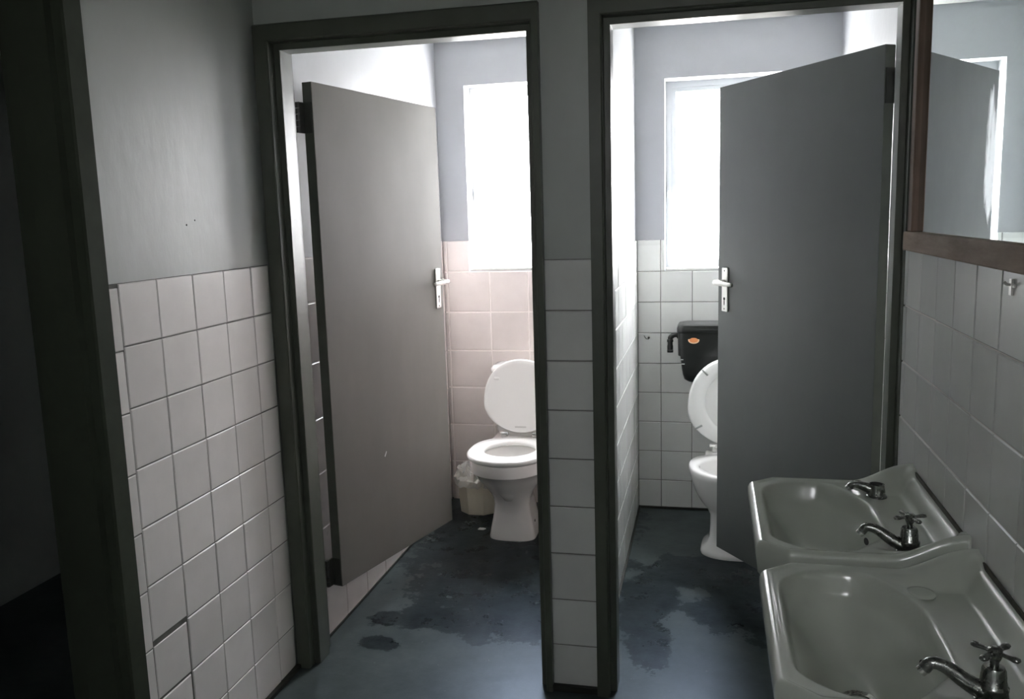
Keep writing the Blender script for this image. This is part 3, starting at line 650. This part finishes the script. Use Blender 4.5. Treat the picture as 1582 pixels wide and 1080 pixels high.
def toilet_left():
    cx, cy = -0.415, 1.27
    root = empty('toilet', (cx, cy, 0), 'white floor-standing toilet with raised lid and lowered seat in the left cubicle', 'toilet')
    bm = bmesh.new()
    S = [(0.0, 0.110, 0.068, 0.30, 2.6), (0.012, 0.110, 0.070, 0.30, 2.6), (0.05, 0.102, 0.062, 0.30, 2.5), (0.12, 0.088, 0.050, 0.29, 2.3), (0.165, 0.083, 0.055, 0.28, 2.2),
         (0.20, 0.089, 0.078, 0.27, 2.1), (0.235, 0.106, 0.112, 0.27, 2.05), (0.27, 0.131, 0.152, 0.27, 2.0), (0.31, 0.160, 0.198, 0.26, 2.0), (0.345, 0.175, 0.225, 0.255, 2.0), (0.350, 0.186, 0.238, 0.25, 2.1), (0.395, 0.187, 0.240, 0.25, 2.1),
         (0.404, 0.182, 0.236, 0.245, 2.1)]
    rings = [egg(cx, cy, z, rx, rf, rb, 64, p) for z, rx, rf, rb, p in S]
    rings += [egg(cx, cy-0.02, z, rx, rf, rb, 64, 2.0) for z, rx, rf, rb in ((0.404, 0.135, 0.175, 0.165), (0.396, 0.128, 0.168, 0.158), (0.36, 0.125, 0.165, 0.15), (0.30, 0.115, 0.145, 0.13), (0.24, 0.085, 0.10, 0.10), (0.19, 0.05, 0.05, 0.07))]
    loft(bm, rings); bmesh.ops.recalc_face_normals(bm, faces=bm.faces)
    o = link('pan', bm, 'porcelain_toilet', root, smooth=True, angle=60); o.location = -root.location
    bm = bmesh.new(); box(bm, cx-0.16, cx+0.16, 1.44, 1.735, 0.34, 0.404); bevel(bm, 0.012, 3); o = link('rear_shelf', bm, 'porcelain_toilet', root, smooth=True, angle=50); o.location = -root.location
    bm = bmesh.new(); seat_ring(bm, cx, 1.255, 0.408, 0.432, 0.193, 0.232, 0.215, 0.118, 0.130, 0.135, 1.255)
    o = link('seat', bm, 'seat_plastic', root, smooth=True, angle=60); o.location = -root.location
    # lid
    def make_lid(W, H, y, z, lean, m='seat_plastic', t0=0.018):
        bm = bmesh.new(); f = lid_shape(bm, W, H, t0)
        loft(bm, [f(0.90, 0.002), f(0.965, 0.0), f(0.995, 0.004), f(1.0, 0.010), f(0.985, t0), f(0.9, t0+0.006), f(0.5, t0+0.010)])
        bmesh.ops.recalc_face_normals(bm, faces=bm.faces)
        o = link('lid', bm, m, root, smooth=True, angle=50); o.location = Vector((cx, y, z))-Vector(root.location); o.rotation_euler = (-lean, 0, 0); return o
    lid = make_lid(0.187, 0.365, 1.490, 0.442, 0.13)
    for s in (-1, 1):
        bm = bmesh.new(); box(bm, s*0.12-0.014, s*0.12+0.014, -0.006, 0.0, 0.262, 0.276); bevel(bm, 0.003, 2); link('buffer', bm, 'seat_plastic', lid)
        bm = bmesh.new(); tube(bm, [(cx+s*0.078-0.018, 1.480, 0.442), (cx+s*0.078+0.018, 1.480, 0.442)], 0.010, 12); box(bm, cx+s*0.078-0.012, cx+s*0.078+0.012, 1.466, 1.496, 0.405, 0.440)
        o = link('hinge', bm, 'chrome', root, smooth=True, angle=40); o.location = -root.location
    bm = bmesh.new(); box(bm, -0.028, 0.028, -0.0012, 0.0004, 0.028, 0.036); link('print', bm, 'seat_print', lid)
    # cistern
    bm = bmesh.new()
    def rr(z, w, y0, y1, r=0.05, n=9):
        out = []
        for (sx, sy, a0) in ((1, 1, 0), (-1, 1, PI/2), (-1, -1, PI), (1, -1, 1.5*PI)):
            for k in range(n):
                a = a0+PI/2*k/(n-1); out.append((cx + sx*(w-r)+r*math.cos(a), (y1-r if sy > 0 else y0+r)+r*math.sin(a), z))
        return out
    loft(bm, [rr(0.404, 0.145, 1.60, 1.745), rr(0.43, 0.155, 1.595, 1.75), rr(0.58, 0.165, 1.585, 1.755), rr(0.722, 0.168, 1.583, 1.757)]); bmesh.ops.recalc_face_normals(bm, faces=bm.faces)
    o = link('cistern', bm, 'porcelain_toilet', root, smooth=True, angle=50); o.location = -root.location
    bm = bmesh.new(); loft(bm, [rr(0.722, 0.168, 1.582, 1.758), rr(0.728, 0.173, 1.576, 1.759), rr(0.744, 0.173, 1.576, 1.759), rr(0.758, 0.161, 1.588, 1.752, 0.045), rr(0.762, 0.135, 1.61, 1.735, 0.04)]); bmesh.ops.recalc_face_normals(bm, faces=bm.faces)
    c = link('cistern_lid', bm, 'porcelain_toilet', root, smooth=True, angle=50); c.location = -root.location
    for s in (-1, 1):
        bm = bmesh.new(); loft(bm, [[(cx+s*0.1015+0.0*k, cy+0.02+0.006*math.cos(2*PI*k/12), 0.075+0.006*math.sin(2*PI*k/12)) for k in range(12)], [(cx+s*0.1035, cy+0.02+0.006*math.cos(2*PI*k/12), 0.075+0.006*math.sin(2*PI*k/12)) for k in range(12)]])
        o = link('bolt_hole', bm, 'dark_hole', root); o.location = -root.location
    return root
toilet_left()

def toilet_right():
    cx, cy = 0.597, 1.22
    root = empty('toilet', (cx, cy, 0), 'white toilet with seat and lid both raised, half hidden by the right cubicle door', 'toilet')
    bm = bmesh.new()
    S = [(0.0, 0.144, 0.100, 0.24, 2.2), (0.010, 0.146, 0.103, 0.24, 2.2), (0.028, 0.140, 0.095, 0.24, 2.2), (0.045, 0.118, 0.070, 0.23, 2.1), (0.07, 0.106, 0.055, 0.22, 2.0), (0.13, 0.103, 0.05, 0.21, 2.0), (0.175, 0.104, 0.055, 0.20, 2.0),
         (0.205, 0.118, 0.09, 0.19, 2.0), (0.24, 0.145, 0.14, 0.18, 2.0), (0.29, 0.172, 0.185, 0.17, 2.0), (0.34, 0.187, 0.215, 0.165, 2.1), (0.375, 0.195, 0.230, 0.16, 2.15), (0.398, 0.197, 0.233, 0.16, 2.2), (0.406, 0.191, 0.227, 0.155, 2.2)]
    rings = [egg(cx, cy, z, rx, rf, rb, 64, p) for z, rx, rf, rb, p in S]
    rings += [egg(cx, cy-0.03, z, rx, rf, rb, 64, 2.0) for z, rx, rf, rb in ((0.406, 0.158, 0.172, 0.125), (0.396, 0.150, 0.165, 0.118), (0.36, 0.146, 0.16, 0.115), (0.30, 0.125, 0.14, 0.10), (0.24, 0.085, 0.10, 0.08), (0.19, 0.05, 0.05, 0.05))]
    loft(bm, rings); bmesh.ops.recalc_face_normals(bm, faces=bm.faces)
    o = link('pan', bm, 'porcelain_toilet', root, smooth=True, angle=60); o.location = -root.location
    bm = bmesh.new(); box(bm, cx-0.13, cx+0.13, 1.33, 1.45, 0.35, 0.404); bevel(bm, 0.015, 3); o = link('rear_shelf', bm, 'porcelain_toilet', root, smooth=True, angle=50); o.location = -root.location
    hy, hz = 1.405, 0.432
    W, H, lean = 0.208, 0.405, 0.16
    bm = bmesh.new(); f = lid_shape(bm, W, H, 0.018)
    loft(bm, [f(0.90, 0.002), f(0.965, 0.0), f(0.995, 0.004), f(1.0, 0.010), f(0.985, 0.016), f(0.9, 0.021), f(0.5, 0.025)]); bmesh.ops.recalc_face_normals(bm, faces=bm.faces)
    lid = link('lid', bm, 'seat_plastic', root, smooth=True, angle=50); lid.location = Vector((cx, hy+0.002, hz))-Vector(root.location); lid.rotation_euler = (-lean, 0, 0)
    bm = bmesh.new(); f = lid_shape(bm, W*0.99, H*0.985, 0.018)
    def inner(s, y):
        return [(W*0.62*s*math.cos(2*PI*k/56), y, H*0.50 + H*0.345*s*math.sin(2*PI*k/56)) for k in range(56)]
    rings = [f(0.975, -0.002), f(1.0, -0.008), f(1.0, -0.014), f(0.965, -0.021), inner(1.14, -0.021), inner(1.02, -0.014), inner(1.0, -0.006), inner(1.03, -0.002)]; rings.append(rings[0])
    loft(bm, rings, False, False); bmesh.ops.remove_doubles(bm, verts=bm.verts, dist=1e-5); bmesh.ops.recalc_face_normals(bm, faces=bm.faces)
    seat = link('seat', bm, 'seat_plastic', root, smooth=True, angle=50); seat.location = lid.location; seat.rotation_euler = (-lean-0.015, 0, 0)
    for (x, z, a) in ((-0.158, 0.085, 0.5), (0.158, 0.085, -0.5), (-0.13, 0.335, -0.8), (0.13, 0.335, 0.8)):
        bm = bmesh.new(); tube(bm, [(x-0.018*math.cos(a), -0.023, z-0.018*math.sin(a)), (x+0.018*math.cos(a), -0.023, z+0.018*math.sin(a))], 0.0045, 8)
        link('buffer', bm, 'stain', seat, smooth=True)
    for s in (-1, 1):
        bm = bmesh.new(); tube(bm, [(cx+s*0.085-0.022, hy-0.008, hz+0.004), (cx+s*0.085+0.022, hy-0.008, hz+0.004)], 0.009, 12); box(bm, cx+s*0.085-0.010, cx+s*0.085+0.010, hy-0.020, hy+0.006, 0.402, 0.435)
        o = link('hinge', bm, 'chrome', root, smooth=True, angle=40); o.location = -root.location
toilet_right()

# black low-level cistern
cis = empty('cistern', (0.595, 1.76, 0.68), 'black plastic cistern with an orange oval sticker on the tiled wall of the right cubicle', 'cistern')
bm = bmesh.new(); CXc = 0.600
def rr2(z, w, y0, y1, r=0.03, n=7):
    out = []
    for (sx, sy, a0) in ((1, 1, 0), (-1, 1, PI/2), (-1, -1, PI), (1, -1, 1.5*PI)):
        for k in range(n):
            a = a0+PI/2*k/(n-1); out.append((CXc + sx*(w-r)+r*math.cos(a), (y1-r if sy > 0 else y0+r)+r*math.sin(a), z))
    return out
loft(bm, [rr2(0.680, 0.18, 1.65, 1.745), rr2(0.684, 0.213, 1.622, 1.75), rr2(0.698, 0.232, 1.608, 1.755), rr2(0.725, 0.240, 1.602, 1.757), rr2(0.815, 0.252, 1.595, 1.758), rr2(0.8155, 0.261, 1.592, 1.759), rr2(0.925, 0.262, 1.590, 1.759)])
bmesh.ops.recalc_face_normals(bm, faces=bm.faces); o = link('tank', bm, 'black_plastic', cis, smooth=True, angle=40); o.location = -cis.location
bm = bmesh.new(); loft(bm, [rr2(0.925, 0.263, 1.588, 1.759), rr2(0.930, 0.267, 1.584, 1.7595), rr2(0.948, 0.267, 1.584, 1.7595), rr2(0.962, 0.258, 1.592, 1.757), rr2(0.967, 0.235, 1.61, 1.745)])
bmesh.ops.recalc_face_normals(bm, faces=bm.faces); o = link('tank_lid', bm, 'black_plastic', cis, smooth=True, angle=40); o.location = -cis.location
bm = bmesh.new(); tube(bm, spline([(0.345, 1.67, 0.905), (0.318, 1.67, 0.905), (0.303, 1.67, 0.895), (0.300, 1.67, 0.875), (0.300, 1.67, 0.835)], 5), [0.011]*6+[0.013]*6+[0.012]*6+[0.014]*3, 12)
o = link('overflow_elbow', bm, 'black_plastic', cis, smooth=True, angle=50); o.location = -cis.location
for pa, pb, r in (((0.300, 1.67, 0.833), (0.300, 1.67, 0.822), 0.015), ((0.300, 1.67, 0.885), (0.300, 1.67, 0.873), 0.0155), ((0.332, 1.67, 0.905), (0.338, 1.67, 0.905), 0.016)):
    bm = bmesh.new(); tube(bm, [pa, pb], r, 14); o = link('collar', bm, 'black_plastic', cis, smooth=True, angle=50); o.location = -cis.location
bm = bmesh.new(); tube(bm, spline([(0.597, 1.475, 0.36), (0.597, 1.56, 0.36), (0.597, 1.64, 0.41), (0.597, 1.67, 0.50), (0.597, 1.67, 0.682)], 5), 0.024, 16)
o = link('flush_pipe', bm, 'cream_plastic', cis, smooth=True); o.location = -cis.location
def oval(bm, cx, cz, rx, rz, y, t, n=28): loft(bm, [[(cx+rx*math.cos(2*PI*k/n), yy, cz+rz*math.sin(2*PI*k/n)) for k in range(n)] for yy in (y, y-t)]); bmesh.ops.recalc_face_normals(bm, faces=bm.faces)
bm = bmesh.new(); oval(bm, 0.413, 0.893, 0.026, 0.017, 1.5935, 0.003); st = link('sticker', bm, 'sticker_pale', cis); st.location = -cis.location; st['label'] = 'orange oval sticker'
bm = bmesh.new(); oval(bm, 0.413, 0.893, 0.020, 0.0115, 1.5905, 0.0006); o = link('sticker_print', bm, 'sticker_orange', st)
bm = bmesh.new()
for (x, z, l) in ((0.353, 0.797, 0.012), (0.357, 0.776, 0.014)): box(bm, x, x+l, 1.594, 1.5975, z, z+0.003)
o = link('bracket', bm, 'paper', cis); o.location = -cis.location

# wall hook on the tiles left of the black cistern
hk = empty('wall_hook', (0.168, YB-0.008, 0.89), 'tiny bent hook stuck in a tile joint left of the black cistern', 'hook')
bm = bmesh.new(); tube(bm, [(0, 0.004, 0), (0.004, -0.010, -0.004), (0.012, -0.014, -0.014), (0.022, -0.014, -0.016), (0.024, -0.014, -0.008)], 0.0026, 8)
link('hook_wire', bm, 'chrome_dull', hk, smooth=True)
bm = bmesh.new(); tube(bm, [(0.024, -0.010, -0.008), (0.024, -0.018, -0.008)], 0.0055, 10); link('hook_end', bm, 'hinge_steel', hk, smooth=True)

# ------------------------------------------------------------------ waste bin
bn = empty('waste_bin', (-0.665, 1.60, 0), 'cream plastic waste bin filled with a plastic bag beside the left toilet', 'bin')
bm = bmesh.new(); N = 8
def octo(r, z, sy=0.85): return [(r*math.cos(2*PI*(k+0.5)/N), r*sy*math.sin(2*PI*(k+0.5)/N), z) for k in range(N)]
loft(bm, [octo(0.098, 0.0), octo(0.100, 0.004), octo(0.112, 0.150), octo(0.119, 0.152), octo(0.120, 0.176), octo(0.113, 0.178), octo(0.110, 0.17), octo(0.096, 0.01)])
bmesh.ops.recalc_face_normals(bm, faces=bm.faces); link('bucket', bm, 'cream_plastic', bn)
bm = bmesh.new(); rings = []; rnd = random.Random(4); N = 40
for r, z, jz in ((0.124, 0.150, 0.008), (0.124, 0.183, 0.006), (0.104, 0.200, 0.022), (0.105, 0.225, 0.026), (0.07, 0.215, 0.02), (0.03, 0.225, 0.02)):
    rings.append([((r+rnd.uniform(-0.010, 0.010))*math.cos(2*PI*k/N), (r*0.85+rnd.uniform(-0.010, 0.010))*math.sin(2*PI*k/N), z+rnd.uniform(-jz, jz)) for k in range(N)])
for k in range(N): rings[1][k] = (rings[1][k][0]*1.0, rings[1][k][1], rings[1][k][2])
loft(bm, rings, False, True); bmesh.ops.recalc_face_normals(bm, faces=bm.faces)
link('bin_liner', bm, 'bag', bn)
pp = empty('crumpled_paper', (-0.715, 1.585, 0.225), 'upright scrap of white paper sticking out of the cream bin', 'paper')
bm = bmesh.new()
G = [[bm.verts.new((0.022*(i-1.5)*0.8 + 0.006*math.sin(j*2.1), 0.006*math.cos(i*2.3+j), -0.05+0.03*j+0.004*math.sin(i*3+j))) for i in range(4)] for j in range(4)]
for j in range(3):
    for i in range(3): bm.faces.new((G[j][i], G[j][i+1], G[j+1][i+1], G[j+1][i]))
o = link('sheet', bm, 'paper', pp); o.rotation_euler = (0.2, -0.35, 0.3)
so = o.modifiers.new('thick', 'SOLIDIFY'); so.thickness = 0.0015

# scrap of paper on the floor beside the left toilet
bm = bmesh.new()
vs = [bm.verts.new(p) for p in ((-0.018, -0.006, 0.0), (0.010, -0.010, 0.001), (0.020, 0.004, 0.002), (0.004, 0.012, 0.001), (-0.012, 0.008, 0.003))]
f = bm.faces.new(vs); r = bmesh.ops.extrude_face_region(bm, geom=[f]); [setattr(v.co, 'z', v.co.z+0.004) for v in r['geom'] if isinstance(v, bmesh.types.BMVert)]
bmesh.ops.recalc_face_normals(bm, faces=bm.faces)
o = link('paper_scrap', bm, 'paper'); o.location = (-0.585, 1.33, 0.0); tag(o, 'tiny white scrap of paper on the floor left of the left toilet foot', 'paper')
